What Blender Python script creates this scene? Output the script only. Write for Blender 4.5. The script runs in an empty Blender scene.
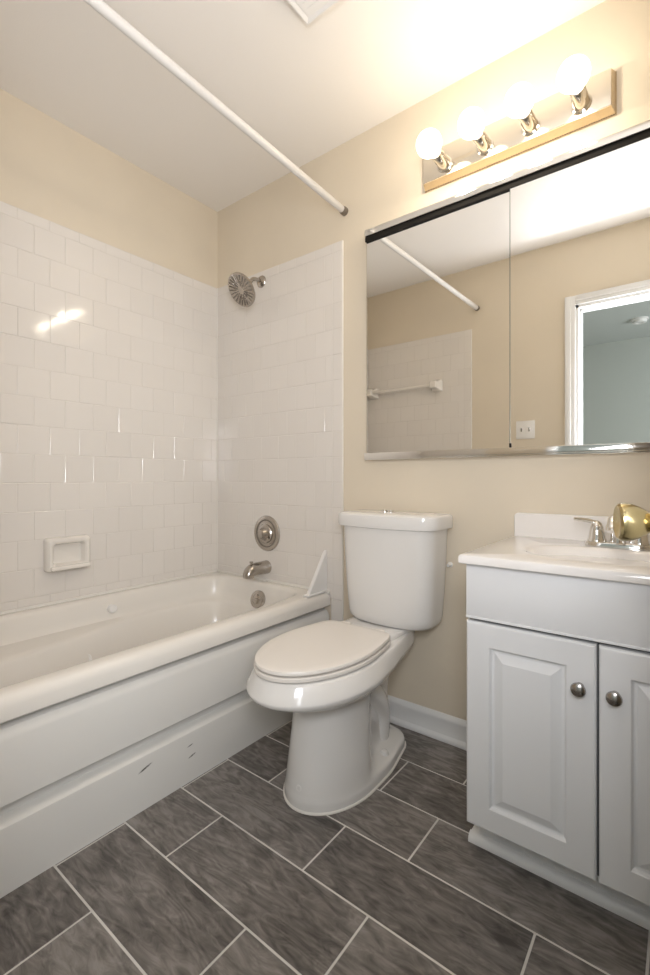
import bpy, bmesh, math, random
from mathutils import Vector, Matrix
random.seed(7)
S = bpy.context.scene
C = S.collection
PI = math.pi

# ---------------------------------------------------------------- camera
cam = bpy.data.cameras.new('camera')
cam_o = bpy.data.objects.new('camera', cam); C.objects.link(cam_o)
cam_o.location = (2.0256, -1.6447, 0.9794)
cam_o.rotation_euler = (PI/2, 0, 0.6607)
cam.sensor_fit = 'VERTICAL'; cam.sensor_height = 36.0
cam.lens = 462.5*36/975
cam.shift_y = -9.7/975
cam.clip_start = 0.02
S.camera = cam_o

# ---------------------------------------------------------------- world, lights, exposure
W = bpy.data.worlds.new('world'); S.world = W; W.use_nodes = True
W.node_tree.nodes['Background'].inputs[0].default_value = (0.75, 0.85, 1.0, 1)
W.node_tree.nodes['Background'].inputs[1].default_value = 0.3

def lamp(name, kind, loc, energy, color, aim=None, **kw):
    l = bpy.data.lights.new(name, kind); l.energy = energy; l.color = color
    for k, v in kw.items(): setattr(l, k, v)
    o = bpy.data.objects.new(name, l); C.objects.link(o); o.location = loc
    if aim is not None:
        o.rotation_euler = (Vector(aim)-Vector(loc)).to_track_quat('-Z', 'Y').to_euler()
    return o
# added area light in the next room, and an assumed flash bounced off the ceiling
lamp('added_next_room_light', 'AREA', (3.75, -2.9, 1.45), 26, (0.88, 0.94, 1.0), (0.9, -2.9, 1.2), shape='RECTANGLE', size=1.3, size_y=1.3)  # unseen lamp added as cool daylight; the next room has no window
lamp('assumed_bounce_flash', 'SPOT', (2.05, -1.76, 1.40), 24, (0.86, 0.92, 1.0), (2.0, -1.5, 2.44), spot_size=math.radians(76), spot_blend=0.4, shadow_soft_size=0.04)
lamp('doorway_fill_light', 'AREA', (2.07, -1.66, 1.25), 11.5, (0.95, 0.955, 1.0), (0.85, -.40, 2.35), shape='RECTANGLE', size=0.30, size_y=0.70)  # unseen area light added in the doorway to fill the room
FILAMENT = 1.15
BULB = 5.0
S.view_settings.view_transform = 'Standard'
S.view_settings.look = 'None'
S.view_settings.gamma = 1.0
S.view_settings.use_curve_mapping = False
S.view_settings.exposure = 0.80

# ---------------------------------------------------------------- helpers
def root_of(p):
    while p.parent: p = p.parent
    return p
def obj(name, bm, mat, parent=None, local=False, angle=35, flat=False):
    if parent is not None and not local:
        off = root_of(parent).location
        for v in bm.verts: v.co -= off
    bmesh.ops.recalc_face_normals(bm, faces=bm.faces[:])
    me = bpy.data.meshes.new(name); bm.to_mesh(me); bm.free()
    for m in (mat if isinstance(mat, (list, tuple)) else [mat]): me.materials.append(m)
    if not flat:
        me.shade_smooth(); me.set_sharp_from_angle(angle=math.radians(angle))
    o = bpy.data.objects.new(name, me); C.objects.link(o)
    if parent is not None: o.parent = parent
    return o
def tag(o, label=None, cat=None, group=None, kind=None):
    if label: o['label'] = label
    if cat: o['category'] = cat
    if group: o['group'] = group
    if kind: o['kind'] = kind
    return o
def thing(name, label, cat, loc=(0, 0, 0), rz=0, group=None):
    o = bpy.data.objects.new(name, None); C.objects.link(o)
    o.location = loc; o.rotation_euler = (0, 0, rz); o.empty_display_size = .05
    return tag(o, label, cat, group)
def structure(name, bm, mat, parent=None, **kw):
    o = obj(name, bm, mat, parent, **kw)
    o['kind'] = 'structure'
    return o
def B(): return bmesh.new()
def box(bm, x0, x1, y0, y1, z0, z1, bev=0, seg=2, mi=0):
    t = bmesh.new()
    vs = [t.verts.new((x, y, z)) for x in (x0, x1) for y in (y0, y1) for z in (z0, z1)]
    for f in ((0,1,3,2),(4,6,7,5),(0,4,5,1),(2,3,7,6),(0,2,6,4),(1,5,7,3)): t.faces.new([vs[i] for i in f])
    if bev: bmesh.ops.bevel(t, geom=t.edges[:], offset=bev, segments=seg, profile=.5, affect='EDGES')
    merge(bm, t, mi=mi)
def merge(bm, t, M=None, mi=0):
    mp = {}
    for v in t.verts: mp[v] = bm.verts.new(M @ v.co if M is not None else v.co)
    for f in t.faces:
        try:
            nf = bm.faces.new([mp[v] for v in f.verts]); nf.material_index = mi
        except ValueError: pass
    t.free()
def loft(bm, rings, cap0=True, cap1=True, closed=True):
    R = [[bm.verts.new(p) for p in r] for r in rings]
    n = len(R[0])
    for a, b in zip(R, R[1:]):
        for i in range(n if closed else n-1):
            j = (i+1) % n
            bm.faces.new((a[i], a[j], b[j], b[i]))
    if cap0: bm.faces.new(R[0][::-1])
    if cap1: bm.faces.new(R[-1])
    return R
def frame(axis):
    a = Vector(axis).normalized()
    u = a.orthogonal().normalized() if abs(a.z) < .99 else Vector((1, 0, 0))
    if abs(a.z) < .99: u = Vector((0, 0, 1)).cross(a).normalized()
    return a, u, a.cross(u)
def lathe(bm, o, axis, prof, n=32, cap0=True, cap1=True, su=1, sv=1):
    a, u, v = frame(axis); o = Vector(o)
    rings = [[o + a*h + (u*math.cos(2*PI*i/n)*su + v*math.sin(2*PI*i/n)*sv)*max(r, 1e-4) for i in range(n)] for h, r in prof]
    loft(bm, rings, cap0, cap1)
def tube(bm, pts, r, n=16, cap=True):
    pts = [Vector(p) for p in pts]
    rr = r if isinstance(r, (list, tuple)) else [r]*len(pts)
    rings = []; pu = None
    for i, p in enumerate(pts):
        d = (pts[min(i+1, len(pts)-1)] - pts[max(i-1, 0)]).normalized()
        if pu is None: u = d.orthogonal().normalized()
        else: u = (pu - d*pu.dot(d)).normalized()
        pu = u; v = d.cross(u)
        rings.append([p + (u*math.cos(2*PI*k/n) + v*math.sin(2*PI*k/n))*rr[i] for k in range(n)])
    loft(bm, rings, cap, cap)
def spline(pts, m=8):
    P = [Vector(p) for p in pts]; out = []
    for i in range(len(P)-1):
        p0, p1, p2, p3 = P[max(i-1, 0)], P[i], P[i+1], P[min(i+2, len(P)-1)]
        for k in range(m):
            t = k/m
            out.append(.5*((2*p1)+(p2-p0)*t+(2*p0-5*p1+4*p2-p3)*t*t+(3*p1-p0-3*p2+p3)*t**3))
    out.append(P[-1]); return out
def extrude(bm, prof, a, b, axis):
    """closed profile of (u, z) swept along x or y between a and b"""
    f = (lambda u, z, t: (t, u, z)) if axis == 'x' else (lambda u, z, t: (u, t, z))
    loft(bm, [[f(u, z, a) for u, z in prof], [f(u, z, b) for u, z in prof]])
def square_dirs(m):
    d = []
    for i in range(m): d.append((1, -1+2*i/m))
    for i in range(m): d.append((1-2*i/m, 1))
    for i in range(m): d.append((-1, 1-2*i/m))
    for i in range(m): d.append((-1+2*i/m, -1))
    return d
def sring(cx, cy, hx, hy, n, z, m=28):
    r = []
    for u, v in square_dirs(m):
        s = 1 if n > 50 else (abs(u)**n+abs(v)**n)**(-1/n)
        r.append(Vector((cx+hx*u*s, cy+hy*v*s, z)))
    return r
def interp(tab, x):
    if x <= tab[0][0]: return tab[0][1:]
    for a, b in zip(tab, tab[1:]):
        if x <= b[0]:
            t = (x-a[0])/(b[0]-a[0])
            return tuple(p+(q-p)*t for p, q in zip(a[1:], b[1:]))
    return tab[-1][1:]

# ---------------------------------------------------------------- materials
def mat(name, col, rough=.5, metal=0.0, spec=.5, bump=0, bscale=200, emit=None, coat=0, vary=0, vscale=8):
    m = bpy.data.materials.new(name); m.use_nodes = True
    nt = m.node_tree; p = nt.nodes['Principled BSDF']
    p.inputs['Base Color'].default_value = (*col, 1)
    p.inputs['Roughness'].default_value = rough
    p.inputs['Metallic'].default_value = metal
    p.inputs['Specular IOR Level'].default_value = spec
    p.inputs['Coat Weight'].default_value = coat
    if emit:
        p.inputs['Emission Color'].default_value = (*emit[:3], 1); p.inputs['Emission Strength'].default_value = emit[3]
    if bump or vary:
        tc = nt.nodes.new('ShaderNodeTexCoord')
    if bump:
        n = nt.nodes.new('ShaderNodeTexNoise'); n.inputs['Scale'].default_value = bscale; n.inputs['Detail'].default_value = 3
        nt.links.new(tc.outputs['Object'], n.inputs['Vector'])
        b = nt.nodes.new('ShaderNodeBump'); b.inputs['Strength'].default_value = bump; b.inputs['Distance'].default_value = .002
        nt.links.new(n.outputs['Fac'], b.inputs['Height']); nt.links.new(b.outputs['Normal'], p.inputs['Normal'])
    if vary:
        n = nt.nodes.new('ShaderNodeTexNoise'); n.inputs['Scale'].default_value = vscale; n.inputs['Detail'].default_value = 4
        nt.links.new(tc.outputs['Object'], n.inputs['Vector'])
        r = nt.nodes.new('ShaderNodeValToRGB')
        r.color_ramp.elements[0].position = .3; r.color_ramp.elements[1].position = .7
        r.color_ramp.elements[0].color = (*[c*(1-vary) for c in col], 1); r.color_ramp.elements[1].color = (*[min(1, c*(1+vary*.5)) for c in col], 1)
        nt.links.new(n.outputs['Fac'], r.inputs['Fac']); nt.links.new(r.outputs['Color'], p.inputs['Base Color'])
    return m
M = {}
M['wall'] = mat('beige_wall_paint', (.73, .645, .515), .6, bump=.15, bscale=350, spec=.3, vary=.03, vscale=3)
M['ceiling'] = mat('white_ceiling_paint', (.87, .83, .775), .8, bump=.2, bscale=250, spec=.2)
M['trim'] = mat('white_trim_paint', (.80, .80, .79), .35, vary=.03, vscale=6)
M['porcelain'] = mat('white_porcelain', (.79, .77, .74), .12, spec=.5, coat=.3)
M['seat'] = mat('toilet_seat_plastic', (.82, .775, .72), .25)
M['acrylic'] = mat('tub_acrylic', (.775, .735, .675), .2, spec=.5)
M['cabinet'] = mat('white_thermofoil', (.78, .785, .79), .38, spec=.4)
M['cabinet_dark'] = mat('cabinet_gap', (.10, .10, .10), .7)
M['counter'] = mat('cultured_marble', (.86, .83, .80), .12, vary=.03, vscale=5, coat=.3)
M['chrome'] = mat('chrome', (.80, .79, .77), .08, 1)
M['nickel'] = mat('brushed_nickel', (.47, .435, .395), .24, 1)
M['dark_nickel'] = mat('dark_nickel', (.24, .21, .18), .35, .7)
M['steel'] = mat('knob_steel', (.42, .40, .38), .22, 1)
M['brass'] = mat('polished_brass', (.62, .51, .27), .2, 1, vary=.15, vscale=40)
M['mirror'] = mat('mirror_glass', (.95, .95, .935), .0, 1)
M['mirror_edge'] = mat('mirror_edge', (.10, .11, .10), .3)
M['track'] = mat('black_and_track_shade', (.014, .012, .010), .7, spec=.2)  # near-black for small parts; also paints the shade inside the mirror track
M['bar_chrome'] = mat('light_bar_mirror_finish', (.84, .77, .66), .10, 1)
def bulb_material():
    m = bpy.data.materials.new('lit_bulb_glass'); m.use_nodes = True
    N = m.node_tree.nodes; L = m.node_tree.links; N.remove(N['Principled BSDF'])
    e = N.new('ShaderNodeEmission'); e.inputs[0].default_value = (1.0, .88, .70, 1); e.inputs[1].default_value = BULB
    t = N.new('ShaderNodeBsdfTransparent'); t.inputs[0].default_value = (1, 1, 1, 1)
    x = N.new('ShaderNodeMixShader'); x.inputs[0].default_value = .4
    L.new(t.outputs[0], x.inputs[1]); L.new(e.outputs[0], x.inputs[2]); L.new(x.outputs[0], N['Material Output'].inputs['Surface'])
    return m
M['bar_side'] = mat('light_bar_side_reflection_tan', (.60, .48, .32), .25, .9)  # reflection of the darker wall on the bevel, put into the tan colour
M['bulb'] = bulb_material()
M['socket'] = mat('bulb_socket_chrome', (.72, .68, .62), .12, 1)
M['white_plastic'] = mat('white_plastic', (.82, .80, .77), .35)
M['rod'] = mat('white_rod_enamel', (.70, .675, .64), .3)
M['caulk'] = mat('white_caulk', (.80, .77, .71), .5)
M['ceramic'] = mat('ceramic_white', (.80, .755, .69), .12, coat=.2)
M['next_wall'] = mat('next_room_wall', (.53, .55, .51), .7, bump=.1)
M['next_ceiling'] = mat('next_room_ceiling', (.58, .605, .575), .8)
M['carpet'] = mat('next_room_carpet', (.42, .38, .33), .95, bump=.6, bscale=400)
M['door_paint'] = mat('white_door_paint', (.80, .79, .77), .35)

def tile_material():
    m = mat('glazed_white_tile', (.77, .725, .66), .09, spec=.5)
    nt = m.node_tree; p = nt.nodes['Principled BSDF']
    g = nt.nodes.new('ShaderNodeNewGeometry')
    r = nt.nodes.new('ShaderNodeValToRGB')
    r.color_ramp.elements[0].color = (.755, .71, .655, 1); r.color_ramp.elements[1].color = (.775, .73, .675, 1)
    nt.links.new(g.outputs['Random Per Island'], r.inputs['Fac']); nt.links.new(r.outputs['Color'], p.inputs['Base Color'])
    tc = nt.nodes.new('ShaderNodeTexCoord'); n = nt.nodes.new('ShaderNodeTexNoise'); n.inputs['Scale'].default_value = 14
    b = nt.nodes.new('ShaderNodeBump'); b.inputs['Strength'].default_value = .12; b.inputs['Distance'].default_value = .004
    nt.links.new(tc.outputs['Object'], n.inputs['Vector']); nt.links.new(n.outputs['Fac'], b.inputs['Height']); nt.links.new(b.outputs['Normal'], p.inputs['Normal'])
    return m
M['tile'] = tile_material()
M['grout'] = mat('wall_grout', (.68, .635, .575), .8)
M['floor_grout'] = mat('floor_grout', (.68, .655, .62), .85, vary=.15, vscale=6)

def plank_material():
    m = bpy.data.materials.new('wood_look_floor_tile'); m.use_nodes = True
    nt = m.node_tree; L = nt.links; N = nt.nodes; p = N['Principled BSDF']
    tc = N.new('ShaderNodeTexCoord'); g = N.new('ShaderNodeNewGeometry')
    mul = N.new('ShaderNodeMath'); mul.operation = 'MULTIPLY'; mul.inputs[1].default_value = 37.0
    L.new(g.outputs['Random Per Island'], mul.inputs[0])
    cmb = N.new('ShaderNodeCombineXYZ'); L.new(mul.outputs[0], cmb.inputs[0]); L.new(mul.outputs[0], cmb.inputs[1]); L.new(mul.outputs[0], cmb.inputs[2])
    add = N.new('ShaderNodeVectorMath'); add.operation = 'ADD'
    L.new(tc.outputs['Object'], add.inputs[0]); L.new(cmb.outputs[0], add.inputs[1])
    mp = N.new('ShaderNodeMapping'); mp.inputs['Scale'].default_value = (4.5, 15, 1); L.new(add.outputs[0], mp.inputs['Vector'])
    fine = N.new('ShaderNodeTexNoise'); fine.inputs['Scale'].default_value = 3.0; fine.inputs['Detail'].default_value = 8; fine.inputs['Roughness'].default_value = .65
    fine.inputs['Distortion'].default_value = 1.0
    L.new(mp.outputs[0], fine.inputs['Vector'])
    mp2 = N.new('ShaderNodeMapping'); mp2.inputs['Scale'].default_value = (1.6, 6.5, 1); L.new(add.outputs[0], mp2.inputs['Vector'])
    wv = N.new('ShaderNodeTexNoise'); wv.inputs['Scale'].default_value = 1.5; wv.inputs['Detail'].default_value = 1.5; wv.inputs['Distortion'].default_value = .8
    L.new(mp2.outputs[0], wv.inputs['Vector'])
    # contour lines of a smooth field give the cathedral grain
    m1 = N.new('ShaderNodeMath'); m1.operation = 'MULTIPLY'; m1.inputs[1].default_value = 75; L.new(wv.outputs['Fac'], m1.inputs[0])
    m2 = N.new('ShaderNodeMath'); m2.operation = 'SINE'; L.new(m1.outputs[0], m2.inputs[0])
    m3 = N.new('ShaderNodeMath'); m3.operation = 'MULTIPLY_ADD'; m3.inputs[1].default_value = .05; L.new(m2.outputs[0], m3.inputs[0]); L.new(fine.outputs['Fac'], m3.inputs[2])
    big = N.new('ShaderNodeTexNoise'); big.inputs['Scale'].default_value = 5; big.inputs['Detail'].default_value = 3; L.new(add.outputs[0], big.inputs['Vector'])
    m4 = N.new('ShaderNodeMath'); m4.operation = 'MULTIPLY_ADD'; m4.inputs[1].default_value = .45; L.new(big.outputs['Fac'], m4.inputs[0]); L.new(m3.outputs[0], m4.inputs[2])
    isl = N.new('ShaderNodeMath'); isl.operation = 'MULTIPLY_ADD'; isl.inputs[1].default_value = .10; L.new(g.outputs['Random Per Island'], isl.inputs[0]); L.new(m4.outputs[0], isl.inputs[2])
    r = N.new('ShaderNodeValToRGB'); e = r.color_ramp.elements
    e[0].position = .50; e[0].color = (.060, .054, .049, 1); e[1].position = 1.0; e[1].color = (.29, .265, .245, 1)
    k = e.new(.74); k.color = (.155, .139, .127, 1)
    L.new(isl.outputs[0], r.inputs['Fac']); L.new(r.outputs['Color'], p.inputs['Base Color'])
    p.inputs['Roughness'].default_value = .42; p.inputs['Specular IOR Level'].default_value = .4
    b = N.new('ShaderNodeBump'); b.inputs['Strength'].default_value = .25; b.inputs['Distance'].default_value = .0015
    L.new(fine.outputs['Fac'], b.inputs['Height']); L.new(b.outputs['Normal'], p.inputs['Normal'])
    return m
M['plank'] = plank_material()

def apron_material():
    m = mat('tub_apron_dimmed', (.71, .69, .65), .25)  # greyer than the shell: the apron's dimmer lighting is put into the colour
    nt = m.node_tree; L = nt.links; N = nt.nodes; p = N['Principled BSDF']
    g = N.new('ShaderNodeNewGeometry'); last = None
    # three short dark scuffs on the skirt, in world metres (y, z)
    for (y, z, ang, ly, lz) in ((-.893, .124, .30, .026, .004), (-.729, .083, .25, .016, .0035), (-.737, .119, .2, .013, .002)):
        mp = N.new('ShaderNodeMapping'); mp.vector_type = 'TEXTURE'
        mp.inputs['Location'].default_value = (0, y, z); mp.inputs['Rotation'].default_value = (ang, 0, 0); mp.inputs['Scale'].default_value = (1e4, ly, lz)
        L.new(g.outputs['Position'], mp.inputs['Vector'])
        ln = N.new('ShaderNodeVectorMath'); ln.operation = 'LENGTH'; L.new(mp.outputs[0], ln.inputs[0])
        mr = N.new('ShaderNodeMapRange'); mr.inputs['From Min'].default_value = 1.0; mr.inputs['From Max'].default_value = .6
        L.new(ln.outputs['Value'], mr.inputs['Value'])
        if last is None: last = mr.outputs[0]
        else:
            mx = N.new('ShaderNodeMath'); mx.operation = 'MAXIMUM'; L.new(last, mx.inputs[0]); L.new(mr.outputs[0], mx.inputs[1]); last = mx.outputs[0]
    nz = N.new('ShaderNodeTexNoise'); nz.inputs['Scale'].default_value = 160; L.new(g.outputs['Position'], nz.inputs['Vector'])
    mm = N.new('ShaderNodeMath'); mm.operation = 'MULTIPLY'; L.new(last, mm.inputs[0]); L.new(nz.outputs['Fac'], mm.inputs[1])
    m2 = N.new('ShaderNodeMath'); m2.operation = 'MULTIPLY'; m2.inputs[1].default_value = 1.5; m2.use_clamp = True; L.new(mm.outputs[0], m2.inputs[0])
    mix = N.new('ShaderNodeMix'); mix.data_type = 'RGBA'; mix.inputs['A'].default_value = (.71, .69, .65, 1); mix.inputs['B'].default_value = (.06, .055, .05, 1)
    L.new(m2.outputs[0], mix.inputs['Factor']); L.new(mix.outputs['Result'], p.inputs['Base Color'])
    return m
M['apron'] = apron_material()

# ---------------------------------------------------------------- room shell
H = 2.44; XR = 2.34; YR = -1.58; WT = .12
DX0, DX1, DZ = 1.502, 2.264, 2.03
TOP = 2.015; RIM = .474
bm = B(); box(bm, 0, XR, 0, .10, 0, H); wall_back = structure('wall_back', bm, M['wall'])
bm = B(); box(bm, -.10, 0, YR-WT, .10, 0, H); wall_left = structure('wall_left', bm, M['wall'])
bm = B(); box(bm, XR, XR+.10, YR, .10, 0, H); structure('wall_right', bm, M['wall'])
bm = B(); box(bm, 0, DX0, YR-WT, YR, 0, H); box(bm, DX1, XR+.1, YR-WT, YR, 0, H); box(bm, DX0, DX1, YR-WT, YR, DZ, H)
wall_rear = structure('wall_rear', bm, M['wall'])
bm = B(); box(bm, -.1, XR+.1, YR, .1, H, H+.1); structure('ceiling', bm, M['ceiling'])

# floor: grout bed with wood-look tiles laid in running bond
bm = B(); box(bm, 0, XR, YR-WT, 0, -.06, -.0015, mi=0)
pit, ln, g = .187, .5, .0026
for k in range(-2, 8):
    y1 = -.2065-pit*k; y0 = y1-pit
    j = 1.272 if k % 2 == 0 else .967
    x = j-3*ln
    while x < XR:
        a, b_, c, d = max(x+g, .70), min(x+ln-g, XR), max(y0+g, YR-WT), min(y1-g, 0)
        if b_-a > .01 and d-c > .01: box(bm, a, b_, c, d, -.006, 0, .0012, 1, mi=1)
        x += ln
structure('floor', bm, [M['floor_grout'], M['plank']], flat=True)

# next room, seen through the doorway in the mirror
YB = -4.25
bm = B(); box(bm, .2, 4.0, YB-.1, YB, 0, H); structure('wall_far', bm, M['next_wall'])
bm = B(); box(bm, .1, .2, YB-.1, YR-WT, 0, H); structure('wall_hall_left', bm, M['next_wall'])
bm = B(); box(bm, 4.0, 4.1, YB-.1, YR-WT, 0, H); structure('wall_hall_right', bm, M['next_wall'])
bm = B(); box(bm, XR+.1, 4.1, YR-WT, YR-.02, 0, H); structure('wall_hall_front', bm, M['next_wall'])
bm = B(); box(bm, .1, 4.1, YB-.1, YR-WT, H, H+.1); structure('ceiling_hall', bm, M['next_ceiling'])
bm = B(); box(bm, .1, 4.1, YB-.1, YR-WT, -.06, 0); structure('floor_hall', bm, M['carpet'])

# glazed wall tile
PZ, PX = .1125, .1147
ROWZ = [TOP-.043-PZ*k for k in range(0, 20)]
def tile_panel(name, parent, axis, u0, u1, ujoint, sign, edge=None, zlow=RIM-.03, holes=()):
    """axis 'x': panel on a wall x=const facing +x, u=y; axis 'y': wall y=const, u=x; sign gives the facing"""
    base = 0 if axis == 'x' or sign < 0 else YR
    bm = B()
    def P3(u, d, z): return (d, u, z) if axis == 'x' else (u, base+sign*d, z)
    def slab(ua, ub, za, zb, d, mi, tilt=0):
        t = bmesh.new()
        e = .0018 if mi else 0
        dd = [[d, d], [d, d]]
        ta, tb = random.uniform(-tilt, tilt), random.uniform(-tilt, tilt)
        r0 = [(ua, za), (ub, za), (ub, zb), (ua, zb)]
        r1 = [(ua+e, za+e), (ub-e, za+e), (ub-e, zb-e), (ua+e, zb-e)]
        uc, zc = (ua+ub)/2, (za+zb)/2
        A = [t.verts.new(P3(u, 0, z)) for u, z in r0]
        Bv = [t.verts.new(P3(u, d-.0009 if mi else d, z)) for u, z in r0]
        Cv = [t.verts.new(P3(u, d+ta*(u-uc)+tb*(z-zc), z)) for u, z in r1]
        for q in range(4):
            w = (q+1) % 4
            t.faces.new((A[q], A[w], Bv[w], Bv[q])); t.faces.new((Bv[q], Bv[w], Cv[w], Cv[q]))
        t.faces.new(Cv)
        merge(bm, t, mi=mi)
    slab(u0, u1, zlow, TOP, .0070, 0)
    gg = .0008
    z1 = TOP
    zs = [TOP]+[z for z in ROWZ if z > zlow+.01]+[zlow]
    for r, (zt, zb) in enumerate(zip(zs, zs[1:])):
        off = 0 if r % 2 == 1 else PX/2
        u = ujoint+off-40*PX
        lo, hi = u0, u1
        if edge == 'hi': hi = u1-.05; slab(u1-.05+gg, u1, zb+gg, zt-gg, .0085, 1, .006)
        while u < hi:
            a, b_ = max(u+gg, lo+gg), min(u+PX-gg, hi-gg)
            if b_-a > .006: slab(a, b_, zb+gg, zt-gg, .0082, 1, .007)
            u += PX
    return structure(name, bm, [M['grout'], M['tile']], parent, flat=True)
# row 2 (between z 1.74 and 1.63) has a joint at y = -0.854 on the left wall
tile_panel('tile_surround', wall_left, 'x', YR+.009, -.009, -.854+PX/2, 1)
tile_panel('tile_surround', wall_back, 'y', 0, .847, .5248, -1, 'hi')
bm_dummy = None
tile_panel('tile_surround', wall_rear, 'y', 0, .852, .53, 1, 'hi')
# tile leg beside the tub end
def leg(parent, name, ys):
    bm = B()
    for k in range(4):
        z1 = RIM-.031-PZ*k; z0 = max(z1-PZ+.002, 0)
        y0, y1 = sorted((ys[0], ys[1]))
        box(bm, .7875, .847, y0, y1, z0, z1, .0015, 1)
    return structure(name, bm, M['tile'], parent, flat=True)
bm = B(); box(bm, .8465, .8505, -.0075, 0, 0, TOP, .001, 1); box(bm, .0082, .0122, -.0122, -.0082, RIM+.0062, TOP); structure('caulk_line', bm, M['caulk'], wall_back)
bm = B(); box(bm, .8515, .8555, YR, YR+.0075, 0, TOP, .001, 1); structure('caulk_line', bm, M['caulk'], wall_rear)
leg(wall_back, 'tile_strip', (-.0085, 0)); leg(wall_rear, 'tile_strip', (YR, YR+.0085))

# baseboards
def base_prof(y, s):
    d = lambda v: y+s*v
    return [(d(0), 0), (d(.022), 0), (d(.022), .008), (d(.019), .016), (d(.012), .020), (d(.011), .022), (d(.011), .072), (d(.012), .078), (d(.010), .084), (d(.007), .090), (d(.003), .096), (d(0), .096)]
bm = B(); extrude(bm, base_prof(0, -1), .848, XR, 'x'); structure('baseboard_back', bm, M['trim'], angle=50)
bm = B(); extrude(bm, base_prof(YR, 1), .853, DX0-.056, 'x'); structure('baseboard_rear', bm, M['trim'], angle=50)

# door casing and jamb
bm = B()
cw = .057
def casing(bm, y, s):
    for (w, d) in ((cw, .012), (cw*.55, .017)):
        ya, yb = sorted((y, y+s*d))
        box(bm, DX0-cw, DX0-cw+w, ya, yb, 0, DZ+cw, .003, 2)
        box(bm, DX0, DX1, ya, yb, DZ+cw-w, DZ+cw, .003, 2)
    ya, yb = sorted((y, y+s*.012)); box(bm, DX1, min(DX1+cw, XR-.001), ya, yb, 0, DZ+cw, .003, 2)
casing(bm, YR, 1)
box(bm, DX0-.001, DX0+.016, YR-WT, YR, 0, DZ); box(bm, DX1-.016, DX1+.001, YR-WT, YR, 0, DZ); box(bm, DX0, DX1, YR-WT, YR, DZ-.016, DZ+.001)
box(bm, DX0+.016, DX0+.028, YR-.075, YR-.04, 0, DZ-.016, .002, 1); box(bm, DX0+.016, DX1-.016, YR-.075, YR-.04, DZ-.028, DZ-.016, .002, 1)
structure('trim_1', bm, M['trim'])

# the open door leaf, hinged at the right jamb
ang = math.radians(108.2)
leaf = bpy.data.objects.new('door_1', None); C.objects.link(leaf); leaf['kind'] = 'structure'
leaf.location = (DX1-.018, YR+.02, .012); leaf.rotation_euler = (0, 0, ang)
bm = B(); box(bm, 0, .735, -.0175, .0175, 0, 2.0, .002, 1)
slab = obj('door_leaf', bm, M['door_paint'], leaf, local=True); slab['kind'] = 'structure'
bm = B()
kx, kz = .685, .910
lathe(bm, (kx, .0175, kz), (0, 1, 0), [(0, .032), (.004, .032), (.008, .027), (.010, .013), (.018, .0105), (.022, .0105), (.026, .0125), (.032, .0170), (.040, .0215), (.048, .0242), (.055, .0248), (.060, .0240), (.0625, .021), (.062, .018), (.059, .006), (.059, .0005)], 40)
lathe(bm, (kx, -.0175, kz), (0, -1, 0), [(0, .032), (.004, .032), (.008, .027), (.010, .013), (.030, .013), (.040, .0225), (.058, .0268), (.065, .021), (.065, .0005)], 32)
knob = obj('door_knob', bm, M['brass'], slab, local=True); knob['kind'] = 'structure'; knob['label'] = 'round polished brass door knob'
bm = B(); lathe(bm, (1.70, -3.55, H), (0, 0, -1), [(0, .07), (.012, .07), (.014, .06), (.034, .055), (.038, .045), (.038, .03), (.034, .028), (.034, .001)], 36)
tag(obj('smoke_detector', bm, M['white_plastic']), 'round white smoke detector on the ceiling of the next room, seen in the mirror', 'smoke detector')

# ---------------------------------------------------------------- bathtub
tub = thing('bathtub', 'white alcove bathtub with moulded armrests and stepped front apron', 'bathtub', (.39, -.79, 0))
XF = .786
x0t, x1t, y0t, y1t = .0105, XF, YR+.0105, -.0105
bm = B()
cx, cy, hx, hy = (x0t+x1t)/2, (y0t+y1t)/2, (x1t-x0t)/2, (y1t-y0t)/2
def ring_rect(ins, z): return sring(cx, cy, hx-ins, hy-ins, 99, z)
def ring_open(ins, n, z, arm=0, xs=1):
    ox0, ox1, oy0, oy1 = .066+ins, .722-ins*.8, -1.492+ins*1.3, -.072-ins*.75
    r = sring((ox0+ox1)/2, (oy0+oy1)/2, (ox1-ox0)/2, (oy1-oy0)/2, n, z)
    if arm:
        for v in r:
            t = min(1, max(0, (-v.y-.45)/.75)); t = t*t*(3-2*t)
            k = (v.x-(ox0+ox1)/2)/((ox1-ox0)/2)
            v.x -= arm*t*k
    return r
rings = [ring_rect(.040, .414), ring_rect(.005, .412), ring_rect(0, .417), ring_rect(0, .446), ring_rect(.003, .457), ring_rect(.010, .467), ring_rect(.019, .4725), ring_rect(.028, RIM),
         ring_open(-.012, 7, RIM), ring_open(-.004, 7, .4725), ring_open(.004, 6.5, .467), ring_open(.010, 6.5, .456), ring_open(.020, 6, .41),
         ring_open(.026, 6, .386), ring_open(.031, 6, .378), ring_open(.045, 5.5, .371, .10), ring_open(.052, 5.5, .366, .115), ring_open(.059, 5, .355, .12),
         ring_open(.078, 4.5, .25, .12), ring_open(.10, 4.2, .17, .11), ring_open(.125, 4, .135, .10), ring_open(.16, 3.5, .118, .08), ring_open(.24, 3, .112, .03)]
loft(bm, rings, cap0=False, cap1=True)
obj('tub_shell', bm, M['acrylic'], tub, angle=42)
bm = B()
ap = [(.70, 0), (.768, 0), (.772, .150), (.7705, .160), (.764, .167), (.752, .172), (.742, .176), (.742, .186), (.750, .204), (.756, .2085), (.776, .2125), (.779, .218), (.779, .366), (.775, .378), (.764, .390), (.745, .3965), (.742, .400), (.742, .416), (.70, .416)]
extrude(bm, ap, y0t, y1t, 'y')
obj('apron', bm, M['apron'], tub, angle=25)
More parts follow.
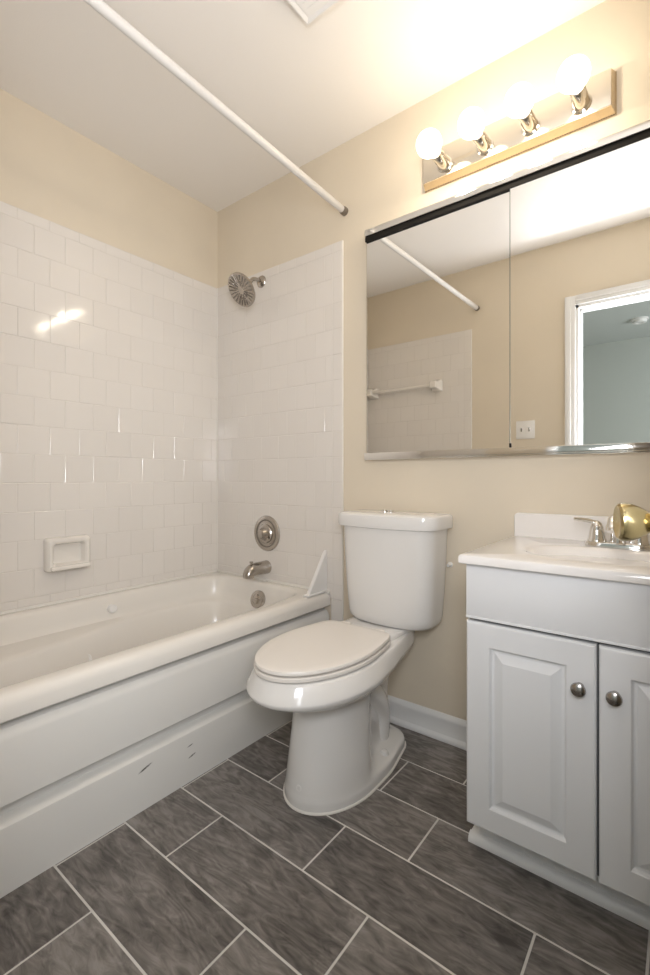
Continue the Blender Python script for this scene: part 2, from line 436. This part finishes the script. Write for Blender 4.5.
# flange bead along the walls
bm = B()
box(bm, .0105, .0195, y0t, y1t, RIM-.01, RIM+.006, .003, 2); box(bm, .0105, .785, -.0195, -.0105, RIM-.01, RIM+.006, .003, 2); box(bm, .0105, .785, YR+.0105, YR+.0195, RIM-.01, RIM+.006, .003, 2)
obj('caulk_bead', bm, M['caulk'], tub)
bm = B()
oa = Vector((0, -1, .28)).normalized(); oc = Vector((.418, -.1, .400))
lathe(bm, oc, oa, [(-.01, .042), (.004, .042), (.008, .040), (.010, .033), (.0095, .024), (.014, .018), (.016, .012), (.016, .001)], 36)
ov = obj('overflow_plate', bm, M['nickel'], tub)
bm = B(); t = Vector((1, 0, 0)); tube(bm, [oc+oa*.014-t*.018, oc+oa*.018, oc+oa*.014+t*.018], [.004, .005, .004], 10); obj('overflow_lever', bm, M['nickel'], ov)
def jet(c, ax, r, name, m):
    bm = B(); lathe(bm, c, ax, [(-.01, r), (.006, r), (.012, r*.92), (.015, r*.75), (.015, .001)], 28); return obj(name, bm, m, tub)
jet((.088, -.64, .418), (1, 0, .15), .019, 'air_control', M['white_plastic'])
for yy in (-.80, -1.12): 
    bm = B(); lathe(bm, (.185 if yy > -1 else .24, yy, .27), (1, 0, .25), [(-.03, .028), (.004, .028), (.008, .024), (.006, .016), (.0, .012), (.0, .001)], 28); obj('whirlpool_jet', bm, M['white_plastic'], tub)
bm = B(); lathe(bm, (.39, -.30, .110), (0, 0, 1), [(0, .035), (.006, .034), (.007, .02), (.012, .018), (.013, .001)], 28); obj('drain', bm, M['nickel'], tub)

# splash guard
bm = B()
pr = [(-.0085, RIM+.0005), (-.135, RIM+.0005), (-.135, RIM+.010), (-.022, .648), (-.014, .656), (-.0085, .656)]
loft(bm, [[(.750, y, z) for y, z in pr], [(.768, y, z) for y, z in pr]])
bmesh.ops.bevel(bm, geom=bm.edges[:], offset=.003, segments=2, affect='EDGES')
box(bm, .742, .775, -.150, -.0085, RIM+.0002, RIM+.007, .003, 2)
tag(obj('splash_guard', bm, M['white_plastic']), 'white triangular splash guard standing on the tub rim against the tiled end wall', 'splash guard')

# ---------------------------------------------------------------- shower fittings
TY = -.0083
sh = thing('wall_shower', 'round brushed nickel shower head on a short wall arm above the tub', 'shower head', (.352, TY, 1.955))
n_ = Vector((-.06, -.80, -.60)).normalized(); hc = Vector((.350, -.140, 1.880))
bm = B(); lathe(bm, (.352, TY, 1.962), (0, -1, 0), [(0, .030), (.004, .030), (.010, .025), (.014, .014), (.016, .010)], 32); obj('wall_flange', bm, M['nickel'], sh)
bm = B(); tube(bm, spline([(.352, TY-.005, 1.962), (.352, -.045, 1.962), (.352, -.075, 1.950), tuple(hc-n_*.050)], 6), .0095, 14)
lathe(bm, hc-n_*.055, n_, [(0, .010), (.004, .015), (.016, .015), (.02, .012)], 20)
obj('shower_arm', bm, M['nickel'], sh)
bm = B(); lathe(bm, hc, n_, [(-.040, .012), (-.036, .018), (-.026, .030), (-.016, .055), (-.010, .074), (-.003, .081), (.004, .081), (.006, .078), (.006, .001)], 48); hd = obj('shower_head', bm, M['nickel'], sh)
bm = B(); a, u, v = frame(n_)
for i in range(24):
    th = 2*PI*i/24; e = u*math.cos(th)+v*math.sin(th); tng = a.cross(e)
    for r0_, r1_ in ((.020, .044), (.050, .073)) if i % 2 == 0 else ((.034, .073),):
        p0 = hc+a*.0062+e*r0_; p1 = hc+a*.0062+e*r1_
        q = []
        for h in (0, .0022):
            q.append([p0-tng*.0017+a*h, p1-tng*.0028+a*h, p1+tng*.0028+a*h, p0+tng*.0017+a*h])
        loft(bm, q)
obj('spray_nozzles', bm, M['dark_nickel'], hd)
vl = thing('shower_valve', 'round brushed nickel shower valve plate with small lever on the tiled end wall', 'shower valve', (.390, TY, .704))
bm = B(); lathe(bm, (.390, TY, .704), (0, -1, 0), [(0, .088), (.003, .088), (.007, .085), (.009, .078), (.008, .062), (.010, .058), (.012, .054), (.012, .04)], 56, cap1=True); es = obj('escutcheon', bm, M['nickel'], vl)
bm = B(); lathe(bm, (.390, TY-.0075, .704), (0, -1, 0), [(0, .070), (.0022, .069), (.0022, .063), (0, .062)], 48); obj('index_ring', bm, M['dark_nickel'], es)
bm = B(); lathe(bm, (.390, TY-.012, .704), (0, -1, 0), [(0, .048), (.006, .048), (.010, .044), (.012, .030), (.022, .026), (.034, .020), (.037, .014), (.037, .001)], 40); h = obj('dial', bm, M['nickel'], vl)
bm = B(); tube(bm, [(.390, TY-.034, .704), (.402, TY-.040, .692), (.420, TY-.042, .678)], [.009, .008, .006], 14); obj('lever', bm, M['dark_nickel'], h)
sp = thing('tub_spout', 'brushed nickel tub spout with diverter knob below the shower valve', 'tub spout', (.387, TY, .525))
bm = B()
pts = spline([(.387, TY, .537), (.387, -.035, .537), (.387, -.085, .538), (.387, -.112, .534), (.387, -.128, .520), (.387, -.131, .503)], 5)
tube(bm, pts, [.0335-.0075*min(1, i/(len(pts)-1)) for i in range(len(pts))], 24); sb = obj('spout_body', bm, M['nickel'], sp)
bm = B(); lathe(bm, (.387, -.112, .558), (0, 0, 1), [(0, .005), (.012, .005), (.013, .009), (.020, .009), (.021, .001)], 16); obj('diverter_knob', bm, M['nickel'], sb)

# soap dish
bm = B()
def yz(ins, x, dz=0): 
    ya, yb, za, zb = -.878+ins, -.706-ins, .602+ins, .738-ins
    r = []
    for (yy, zz, a0) in ((yb-.012, zb-.012, 0), (ya+.012, zb-.012, PI/2), (ya+.012, za+.012, PI), (yb-.012, za+.012, 1.5*PI)):
        for k in range(5): r.append((x, yy+.012*math.cos(a0+k*PI/8), zz+.012*math.sin(a0+k*PI/8)+dz))
    return r
loft(bm, [yz(0, .0083), yz(0, .030), yz(.004, .042), yz(.010, .047), yz(.018, .047), yz(.024, .042), yz(.030, .018), yz(.034, .016)])
box(bm, .044, .066, -.868, -.716, .608, .626, .007, 3)
tag(obj('soap_dish', bm, M['ceramic']), 'white ceramic soap dish set in the tiled wall above the tub', 'soap dish')

# curtain rod
rod = thing('shower_curtain_rod', 'white tension rod for a shower curtain across the tub, no curtain on it', 'curtain rod', (.87, -.79, 2.14))
A = Vector((.858, -.004, 2.138)); Bp = Vector((.893, YR+.004, 2.152)); d = (Bp-A)
bm = B(); tube(bm, [A+d*.012, A+d*.88], .0140, 20); tube(bm, [A+d*.88, Bp-d*.012], .0155, 20); obj('rod', bm, M['rod'], rod)
for P0, s in ((A, 1), (Bp, -1)):
    bm = B(); lathe(bm, P0-d.normalized()*s*.004, d*s, [(0, .0175), (.016, .0175), (.020, .0155), (.026, .0150)], 20); obj('end_cap', bm, M['dark_nickel'], rod)

# towel bar on the rear tiled wall
tb = thing('towel_bar', 'white ceramic towel bar on the tiled rear wall, seen in the mirror', 'towel bar', (.33, YR+.0085, 1.65))
for xx in (.06, .60):
    bm = B(); loft(bm, [sring(xx, 0, w, w, 8, dd, 6) for w, dd in ((.042, 0), (.042, .014), (.034, .026), (.026, .040), (.026, .076), (.020, .084))])
    for v in bm.verts: v.co = Vector((v.co.x, YR+.0085+v.co.z, 1.65+v.co.y))
    obj('bar_post', bm, M['ceramic'], tb)
bm = B(); tube(bm, [(.06, YR+.06, 1.65), (.60, YR+.06, 1.65)], .0135, 16); obj('bar', bm, M['ceramic'], tb)

# switch plate on the rear wall
sw = thing('light_switch', 'white two-gang light switch plate on the beige wall, seen in the mirror', 'light switch', (1.212, YR, 1.29))
bm = B(); box(bm, 1.155, 1.270, YR, YR+.006, 1.232, 1.348, .003, 2); pl = obj('switch_plate', bm, M['white_plastic'], sw)
for xx in (1.189, 1.236):
    bm = B(); box(bm, xx-.005, xx+.005, YR+.005, YR+.0075, 1.278, 1.302); t = bmesh.new(); box(t, -.0035, .0035, 0, .014, -.006, .006, .0015, 1)
    merge(bm, t, Matrix.Translation((xx, YR+.005, 1.293)) @ Matrix.Rotation(.4, 4, 'X')); obj('toggle', bm, M['steel'], pl)

# ---------------------------------------------------------------- toilet
TR = 0.0
toilet = thing('toilet', 'white two-piece toilet with closed lid beside the bathtub', 'toilet', (1.120, -.004, 0), TR)
TX = .034   # the tank sits a little right of the bowl's axis
# bowl and pedestal: plan outline (half width along the length) changes with height
#   columns: z, y_front, front half width, y where the front lobe ends, waist half width, rear half width, y_back
SEC = [
 (.000, -.616, .137, -.32, .134, .098, -.078),
 (.024, -.616, .137, -.32, .134, .098, -.078),
 (.036, -.614, .134, -.32, .128, .090, -.085),
 (.046, -.612, .132, -.36, .095, .062, -.110),
 (.062, -.610, .130, -.39, .078, .050, -.125),
 (.110, -.603, .126, -.40, .072, .047, -.130),
 (.170, -.594, .120, -.40, .072, .047, -.130),
 (.230, -.586, .115, -.40, .074, .050, -.130),
 (.272, -.585, .114, -.39, .082, .058, -.120),
 (.296, -.600, .121, -.36, .100, .075, -.100),
 (.318, -.648, .144, -.34, .122, .092, -.080),
 (.340, -.716, .168, -.33, .140, .102, -.060),
 (.356, -.750, .183, -.33, .150, .108, -.045),
 (.368, -.760, .1885, -.33, .156, .112, -.035),
 (.378, -.759, .188, -.33, .157, .114, -.030),
 (.400, -.748, .178, -.33, .154, .114, -.030),
 (.416, -.739, .168, -.33, .150, .113, -.031),
 (.4215, -.734, .160, -.33, .146, .112, -.032),
]
def catmull_table(tab, m=5):
    out = []
    for i in range(len(tab)-1):
        p0, p1, p2, p3 = tab[max(i-1, 0)], tab[i], tab[i+1], tab[min(i+2, len(tab)-1)]
        for k in range(m):
            t = k/m
            row = []
            for a, b_, c, d_ in zip(p0, p1, p2, p3):
                row.append(.5*((2*b_)+(c-a)*t+(2*a-5*b_+4*c-d_)*t*t+(3*b_-a-3*c+d_)*t**3))
            out.append(row)
    out.append(list(tab[-1])); return out
def smooth(t): t = min(1, max(0, t)); return t*t*(3-2*t)
def plan(row, n=40):
    z, yf, wf, ye, ww, wr, yb = row
    right = []
    ymid = yf+min(1.45*wf, .9*(ye-yf))   # front lobe half-ellipse from yf to ymid
    for i in range(n+1):
        s = i/n
        if s < .45:
            th = (s/.45)*PI/2
            y = ymid-(ymid-yf)*math.cos(th); w = wf*math.sin(th)
        else:
            q = (s-.45)/.55; y = ymid+(yb-ymid)*q
            w = wf+(ww-wf)*smooth((y-ymid)/max(.05, (ye-ymid)+.10))
            w = w+(wr-ww)*smooth((y-ye)/max(.05, yb-ye))
            rc = min(.07, wr)
            if y > yb-rc:
                k = (y-(yb-rc))/rc; w *= math.sqrt(max(0, 1-k*k))**.8 if k < 1 else 0
        right.append((w, y))
    right[0] = (0, yf); right[-1] = (0, yb)
    ring = [Vector((w, y, z)) for w, y in right]+[Vector((-w, y, z)) for w, y in right[-2:0:-1]]
    return ring
bm = B()
T = catmull_table(SEC, 4)
loft(bm, [plan(r) for r in T])
# deck behind the seat that carries the tank
dk = []
for z, hw, y0, y1 in ((.330, .080, -.22, -.045), (.37, .098, -.25, -.036), (.400, .112, -.290, -.030), (.424, .119, -.295, -.026), (.434, .118, -.288, -.024), (.4385, .110, -.278, -.028)):
    dk.append(sring(0, (y0+y1)/2, hw, (y1-y0)/2, 5, z, 10))
loft(bm, dk)
bowl = obj('bowl', bm, M['porcelain'], toilet, local=True, angle=60)
# trapway bulge on both flanks and foot bolts
for s in (-1, 1):
    bm = B(); tube(bm, spline([(s*.020, -.42, .290), (s*.034, -.33, .262), (s*.034, -.25, .21), (s*.024, -.20, .13), (s*.022, -.21, .03)], 5), .048, 18)
    obj('trapway', bm, M['porcelain'], bowl, local=True, angle=60)
    bm = B(); lathe(bm, (s*.100, -.275, .032), (0, 0, 1), [(0, .015), (.012, .0145), (.020, .011), (.024, .004), (.0245, .001)], 20); obj('bolt_cap', bm, M['porcelain'], bowl, local=True)
bm = B(); lathe(bm, (.006, -.6085, .062), (.12, -1, .06), [(-.006, .0095), (.001, .0095), (.002, .008), (.0008, .006), (.0008, .001)], 20); obj('screw_cap', bm, M['white_plastic'], bowl, local=True)
bm = B(); loft(bm, [plan((z, -.6175-o, .1385+o, -.32, .1355+o, .0995+o, -.0765+o)) for z, o in ((0.0, .003), (.003, .003), (.006, 0))]); obj('caulk_line', bm, M['caulk'], bowl, local=True)
def seat_ring(z, ins, yb=-.268, yf=-.743, w=.166):
    r = []; ym = yb-.43*(yb-yf)
    for i in range(96):
        t = 2*PI*i/96; c, s_ = math.cos(t), math.sin(t)
        if s_ < 0: x = (w-ins)*c; y = ym+(ym-yf-ins)*s_
        else:
            q = 8.0; k = (abs(c)**q+abs(s_)**q)**(-1/q)
            x = (w-ins)*c*k; y = ym+(yb-ym-ins)*s_*k
            # narrower towards the hinge
            x *= 1-.14*smooth((y-ym)/(yb-ym))
        r.append(Vector((x, y, z)))
    return r
bm = B(); loft(bm, [seat_ring(.4205, .022), seat_ring(.4265, .020)]); loft(bm, [seat_ring(.4390, .022), seat_ring(.4435, .022)]); loft(bm, [seat_ring(.4255, .010), seat_ring(.4262, .002), seat_ring(.4285, 0), seat_ring(.4365, 0), seat_ring(.4388, .002), seat_ring(.4395, .010)]); obj('seat', bm, M['seat'], toilet, local=True)
bm = B(); loft(bm, [seat_ring(.4428, .014), seat_ring(.4433, .004), seat_ring(.446, .002), seat_ring(.4515, .002), seat_ring(.4550, .004), seat_ring(.4565, .009), seat_ring(.4575, .03), seat_ring(.458, .08)]); lid = obj('seat_lid', bm, M['seat'], toilet, local=True)
for s in (-1, 1):
    bm = B(); box(bm, s*.07-.020, s*.07+.020, -.276, -.250, .436, .454, .006, 3); obj('hinge', bm, M['seat'], lid, local=True)
# tank
def tank_ring(hw, yf, yb, z, bow=.03, rc=.045):
    """flat back, bowed front, rounded front corners"""
    pts = []
    n = 26
    for i in range(n+1):
        t = -1+2*i/n
        x = hw*math.sin(t*PI/2)
        k = abs(x)/hw
        y = yf+bow*k**2+ (rc*(1-math.sqrt(max(0, 1-((k-(1-rc/hw))/(rc/hw))**2))) if k > 1-rc/hw else 0)
        pts.append(Vector((x, y, z)))
    yc = pts[-1].y
    for i in range(1, 5): pts.append(Vector((hw, yc+(yb-.02-yc)*i/4, z)))
    for i in range(1, 5): pts.append(Vector((hw-.02+.02*math.cos(i*PI/8), yb-.02+.02*math.sin(i*PI/8), z)))
    for i in range(1, 8): pts.append(Vector(((hw-.02)*(1-2*i/8), yb, z)))
    for i in range(1, 5): pts.append(Vector((-hw+.02-.02*math.sin(i*PI/8), yb-.02+.02*math.cos(i*PI/8), z)))
    for i in range(1, 4): pts.append(Vector((-hw, yb-.02+(yc-yb+.02)*i/4, z)))
    return pts
bm = B()
loft(bm, [tank_ring(.145, -.170, -.050, .4390), tank_ring(.160, -.186, -.036, .4430), tank_ring(.170, -.195, -.030, .456), tank_ring(.1735, -.198, -.027, .475), tank_ring(.180, -.203, -.025, .56), tank_ring(.186, -.207, -.023, .68), tank_ring(.1905, -.210, -.022, .795)])
for v_ in bm.verts: v_.co.x += TX
tank = obj('tank', bm, M['porcelain'], toilet, local=True)
bm = B()
loft(bm, [tank_ring(.198, -.214, -.020, .7955), tank_ring(.2055, -.222, -.013, .798), tank_ring(.207, -.2235, -.012, .806), tank_ring(.207, -.2235, -.012, .834), tank_ring(.2055, -.222, -.0135, .842), tank_ring(.199, -.215, -.020, .8475), tank_ring(.17, -.19, -.04, .850)])
for v_ in bm.verts: v_.co.x += TX
tl = obj('tank_lid', bm, M['porcelain'], toilet, local=True)
for xx in (-.013, .013):
    bm = B(); lathe(bm, (xx+TX-.020, -.105, .849), (0, 0, 1), [(0, .0125), (.007, .0125), (.009, .010), (.009, .001)], 24); obj('flush_button', bm, M['chrome'], tl, local=True)
for s in (-1, 1):
    bm = B(); lathe(bm, (s*.075+TX, -.10, .428), (0, 0, 1), [(0, .008), (.014, .008)], 12); obj('tank_bolt', bm, M['track'], tank, local=True)

# ---------------------------------------------------------------- vanity cabinet, worktop, tap
VX0, VX1, VY = 1.583, 2.170, -.486
van = thing('vanity_cabinet', 'white two-door bathroom vanity cabinet with raised panel doors', 'vanity cabinet', (1.876, -.24, 0))
bm = B(); box(bm, VX0, VX0+.015, -.466, 0, .095, .7615); box(bm, VX1-.015, VX1, -.466, 0, .095, .7615); box(bm, VX0+.015, VX1-.015, -.466, 0, .095, .110); box(bm, VX0+.015, VX1-.015, -.010, 0, .110, .7615); box(bm, VX0+.015, VX1-.015, -.466, -.450, .110, .7615)
obj('body', bm, M['cabinet'], van)
bm = B(); box(bm, VX0+.003, VX1-.003, -.4675, -.466, .100, .760); obj('gap_shadow_strip', bm, M['cabinet_dark'], van)
bm = B(); box(bm, VX0, VX1, VY, -.4675, .622, .760, .0025, 2)
box(bm, VX0, VX1, VY-.0015, VY+.004, .622, .628, .0015, 2)
obj('drawer_front', bm, M['cabinet'], van)
def panel_door(xa, xb, za, zb, name):
    bm = B()
    def rect(ins, y): return [(xa+ins, y, za+ins), (xb-ins, y, za+ins), (xb-ins, y, zb-ins), (xa+ins, y, zb-ins)]
    loft(bm, [rect(0, -.4675), rect(0, VY+.005), rect(.003, VY+.001), rect(.006, VY), rect(.058, VY), rect(.0600, VY+.002), rect(.0625, VY+.0085), rect(.066, VY+.0100), rect(.070, VY+.0095), rect(.089, VY+.0015), rect(.091, VY+.0005)])
    return obj(name, bm, M['cabinet'], van, angle=14)
dl = panel_door(VX0, 1.8735, .096, .6145, 'door'); dr = panel_door(1.8785, VX1, .096, .6145, 'door')
for dd, xx in ((dl, 1.842), (dr, 1.909)):
    bm = B(); lathe(bm, (xx, VY, .516), (0, -1, 0), [(0, .009), (.003, .008), (.010, .0065), (.014, .009), (.018, .0145), (.022, .0155), (.026, .014), (.029, .009), (.030, .001)], 28); obj('knob', bm, M['steel'], dd)
bm = B(); box(bm, VX0+.005, VX1-.005, -.405, -.39, 0, .096); obj('toe_kick', bm, M['cabinet'], van)
bm = B()
qp = [(-.405, 0), (-.424, 0), (-.424, .006), (-.4215, .013), (-.417, .018), (-.412, .021), (-.405, .022)]
extrude(bm, qp, VX0-.018, VX1, 'x'); box(bm, VX0-.018, VX0+.004, -.405, -.024, 0, .020, .004, 2)
obj('shoe_moulding', bm, M['trim'], van)

top = thing('bathroom_sink', 'glossy white moulded vanity top with integral oval basin and backsplash', 'sink', (1.876, -.25, .7615))
CT = .7850; CX0, CX1, CY0 = 1.571, 2.180, -.506
bm = B()
def ell(cx, cy, a, b_, z, m=28): return sring(cx, cy, a, b_, 2.15, z, m)
ccx, ccy = (CX0+CX1)/2, CY0/2-.0
bx, by = 1.876, -.290
R = [sring(ccx, ccy, (CX1-CX0)/2-o, -CY0/2-o, 99, z) for o, z in ((.03, .7618), (.002, .7618), (0, .764), (0, .779), (.002, .783), (.006, CT))]
R += [ell(bx, by, .205-o,   .130-o*.65, z) for o, z in ((-.010, CT), (-.004, CT), (.004, CT-.0008), (.012, CT-.0035), (.022, CT-.011), (.04, CT-.038), (.07, CT-.080), (.10, CT-.105), (.14, CT-.125), (.175, CT-.132))]
loft(bm, R, cap0=True, cap1=True)
obj('worktop', bm, M['counter'], top)
bm = B()
bp = [(CX0, CT-.004)]+[(CX0+.014-.014*math.cos(k*PI/10), .848+.014*math.sin(k*PI/10)) for k in range(6)]+[(CX1, .862), (CX1, CT-.004)]
loft(bm, [[(u_, 0, z_) for u_, z_ in bp], [(u_, -.017, z_) for u_, z_ in bp], [(u_+(.002 if u_ < 1.8 else -.002), -.020, z_-(.002 if z_ > .8 else 0)) for u_, z_ in bp]]); obj('backsplash', bm, M['counter'], top)
bm = B(); lathe(bm, (bx, by, CT-.1345), (0, 0, 1), [(0, .03), (.003, .029), (.004, .018), (.008, .016), (.008, .001)], 24); obj('drain', bm, M['chrome'], top)

tap = thing('basin_tap', 'chrome two-handle basin tap on the white vanity top', 'tap', (1.878, -.116, CT))
fx, fy = 1.878, -.116
bm = B(); loft(bm, [sring(fx, fy, .080-o, .028-o, 5, CT+z, 10) for o, z in ((0, .0003), (0, .008), (.002, .012), (.006, .014))]); obj('base_plate', bm, M['chrome'], tap)
for s in (-1, 1):
    bx_ = fx+s*.051
    bm = B(); lathe(bm, (bx_, fy, CT+.012), (0, 0, 1), [(0, .025), (.006, .025), (.010, .0225), (.028, .020), (.042, .0165), (.052, .012), (.058, .006), (.060, .001)], 28); hn = obj('handle', bm, M['chrome'], tap)
    bm = B(); tube(bm, spline([(bx_-s*.004, fy, CT+.060), (bx_+s*.016, fy-.006, CT+.070), (bx_+s*.040, fy-.016, CT+.074), (bx_+s*.056, fy-.022, CT+.075)], 5), [.0075]*4+[.0058]*8+[.005]*4, 12); obj('lever', bm, M['chrome'], hn)
bm = B(); pts = spline([(fx, fy+.004, CT+.008), (fx, fy, CT+.045), (fx, fy-.02, CT+.072), (fx, fy-.06, CT+.085), (fx, fy-.105, CT+.082), (fx, fy-.125, CT+.066)], 6)
tube(bm, pts, [.021-.008*min(1, i/14) for i in range(len(pts))], 20)
lathe(bm, pts[-1]+Vector((0, .003, .006)), (0, -.4, -1), [(0, .013), (.006, .0155), (.018, .0155), (.020, .013), (.020, .001)], 22)
obj('spout', bm, M['chrome'], tap)
bm = B(); tube(bm, [(fx, fy+.022, CT+.010), (fx, fy+.022, CT+.06)], .0028, 10); lathe(bm, (fx, fy+.022, CT+.058), (0, 0, 1), [(0, .003), (.003, .007), (.010, .008), (.014, .005), (.015, .001)], 16); obj('lift_rod', bm, M['chrome'], tap)

# ---------------------------------------------------------------- mirror cabinet
mc = thing('mirror_cabinet', 'wide wall mirror with two sliding panels in a chrome track frame', 'mirror', (1.565, 0, 1.05))
MX0, MX1, MZ0, MZ1 = .983, 2.150, 1.052, 2.000
bm = B(); box(bm, MX0, MX1, -.014, 0, MZ0+.002, MZ1-.002); obj('back_panel', bm, M['track'], mc)
bm = B(); box(bm, MX0, MX1, -.038, -.0, MZ1-.024, MZ1, .002, 2); box(bm, MX0, MX1, -.040, -.035, MZ1-.026, MZ1-.008, .0015, 1); obj('top_track', bm, M['chrome'], mc)
bm = B(); box(bm, MX0, MX1, -.0330, -.014, MZ1-.046, MZ1-.026); obj('track_shade_strip', bm, M['track'], mc)  # dark strip painted in for the shade inside the track
bm = B(); box(bm, MX0, MX1, -.038, 0, MZ0, MZ0+.018, .002, 2); box(bm, MX0, MX1, -.041, -.035, MZ0+.006, MZ0+.029, .002, 2); obj('bottom_track', bm, M['chrome'], mc)
for xx in (MX0, MX1-.006):
    bm = B(); box(bm, xx, xx+.006, -.022, -.0, MZ0+.01, MZ1-.02, .001, 1); obj('side_frame', bm, M['steel'], mc)
bm = B(); box(bm, MX0+.0025, 1.585, -.0240, -.0190, MZ0+.012, MZ1-.030); obj('mirror_panel', bm, [M['mirror']], mc, flat=True)
bm = B(); box(bm, 1.562, MX1-.006, -.0310, -.0260, MZ0+.012, MZ1-.040); obj('mirror_panel', bm, [M['mirror']], mc, flat=True)
bm = B(); box(bm, 1.560, 1.5622, -.0315, -.025, MZ0+.030, MZ1-.042); obj('panel_edge', bm, M['mirror_edge'], mc)
bm = B(); box(bm, 1.559, 1.566, -.034, -.030, MZ0+.030, MZ0+.044, .001, 1); obj('finger_stop', bm, M['track'], mc)

# ---------------------------------------------------------------- vanity light bar
vb = thing('vanity_light', 'chrome light bar with four lit globe bulbs above the mirror', 'wall light', (1.545, 0, 2.14))
LX0, LX1, LZ0, LZ1 = 1.238, 1.864, 2.076, 2.206
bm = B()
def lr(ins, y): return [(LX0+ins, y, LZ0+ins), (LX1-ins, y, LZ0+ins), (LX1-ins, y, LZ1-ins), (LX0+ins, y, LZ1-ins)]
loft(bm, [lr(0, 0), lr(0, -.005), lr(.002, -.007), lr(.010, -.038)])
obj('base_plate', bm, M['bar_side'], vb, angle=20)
bm = B(); loft(bm, [lr(.0098, -.0375), lr(.0102, -.0405), lr(.0125, -.0412)]); obj('face_plate', bm, M['bar_chrome'], vb, angle=20)
for i, xx in enumerate((1.333, 1.481, 1.629, 1.776)):
    zz = 2.126
    bm = B(); lathe(bm, (xx, -.041, zz), (0, -1, 0), [(0, .029), (.003, .029), (.006, .024), (.010, .0225), (.034, .0225), (.037, .021), (.072, .021), (.076, .019)], 28); so = obj('socket', bm, M['socket'], vb)
    r, c0 = .0435, .131
    bm = B(); lathe(bm, (xx, -.041, zz), (0, -1, 0), [(.074, .0145), (.084, .016), (.092, .019)]+[(c0-r*math.cos(math.radians(30+150*k/14)), max(.0005, r*math.sin(math.radians(30+150*k/14)))) for k in range(15)], 32)
    bu = obj('bulb', bm, M['bulb'], so)
    fl = lamp('bulb_filament', 'POINT', (xx, -.041-c0, zz), FILAMENT, (1.0, .88, .70), shadow_soft_size=.012)
    fl.location -= vb.location; fl.parent = bu

# ---------------------------------------------------------------- ceiling fan cover
fan = thing('exhaust_fan', 'square white exhaust fan cover on the ceiling', 'exhaust fan', (1.215, -.655, H))
bm = B()
def fr(ins, z): return [(1.085+ins, -.785+ins, z), (1.345-ins, -.785+ins, z), (1.345-ins, -.525-ins, z), (1.085+ins, -.525-ins, z)]
loft(bm, [fr(-.014, H), fr(-.014, H-.006), fr(0, H-.03), fr(.003, H-.036), fr(.008, H-.037), fr(.018, H-.033), fr(.022, H-.033)])
obj('grille_frame', bm, M['white_plastic'], fan, angle=20)
bm = B()
box(bm, 1.108, 1.322, -.762, -.548, H-.036, H-.032, .001, 1)
for k in range(9): box(bm, 1.120, 1.310, -.565-.021*k-.004, -.565-.021*k, H-.0368, H-.0355)
obj('grille_panel', bm, M['white_plastic'], fan)

bm = B(); lathe(bm, (1.338, 0, .657), (0, -1, 0), [(0, .010), (.003, .010), (.005, .006), (.022, .006), (.024, .005)], 16)
tag(obj('wall_peg', bm, M['white_plastic']), 'small pale peg on the beige wall right of the toilet tank', 'peg')
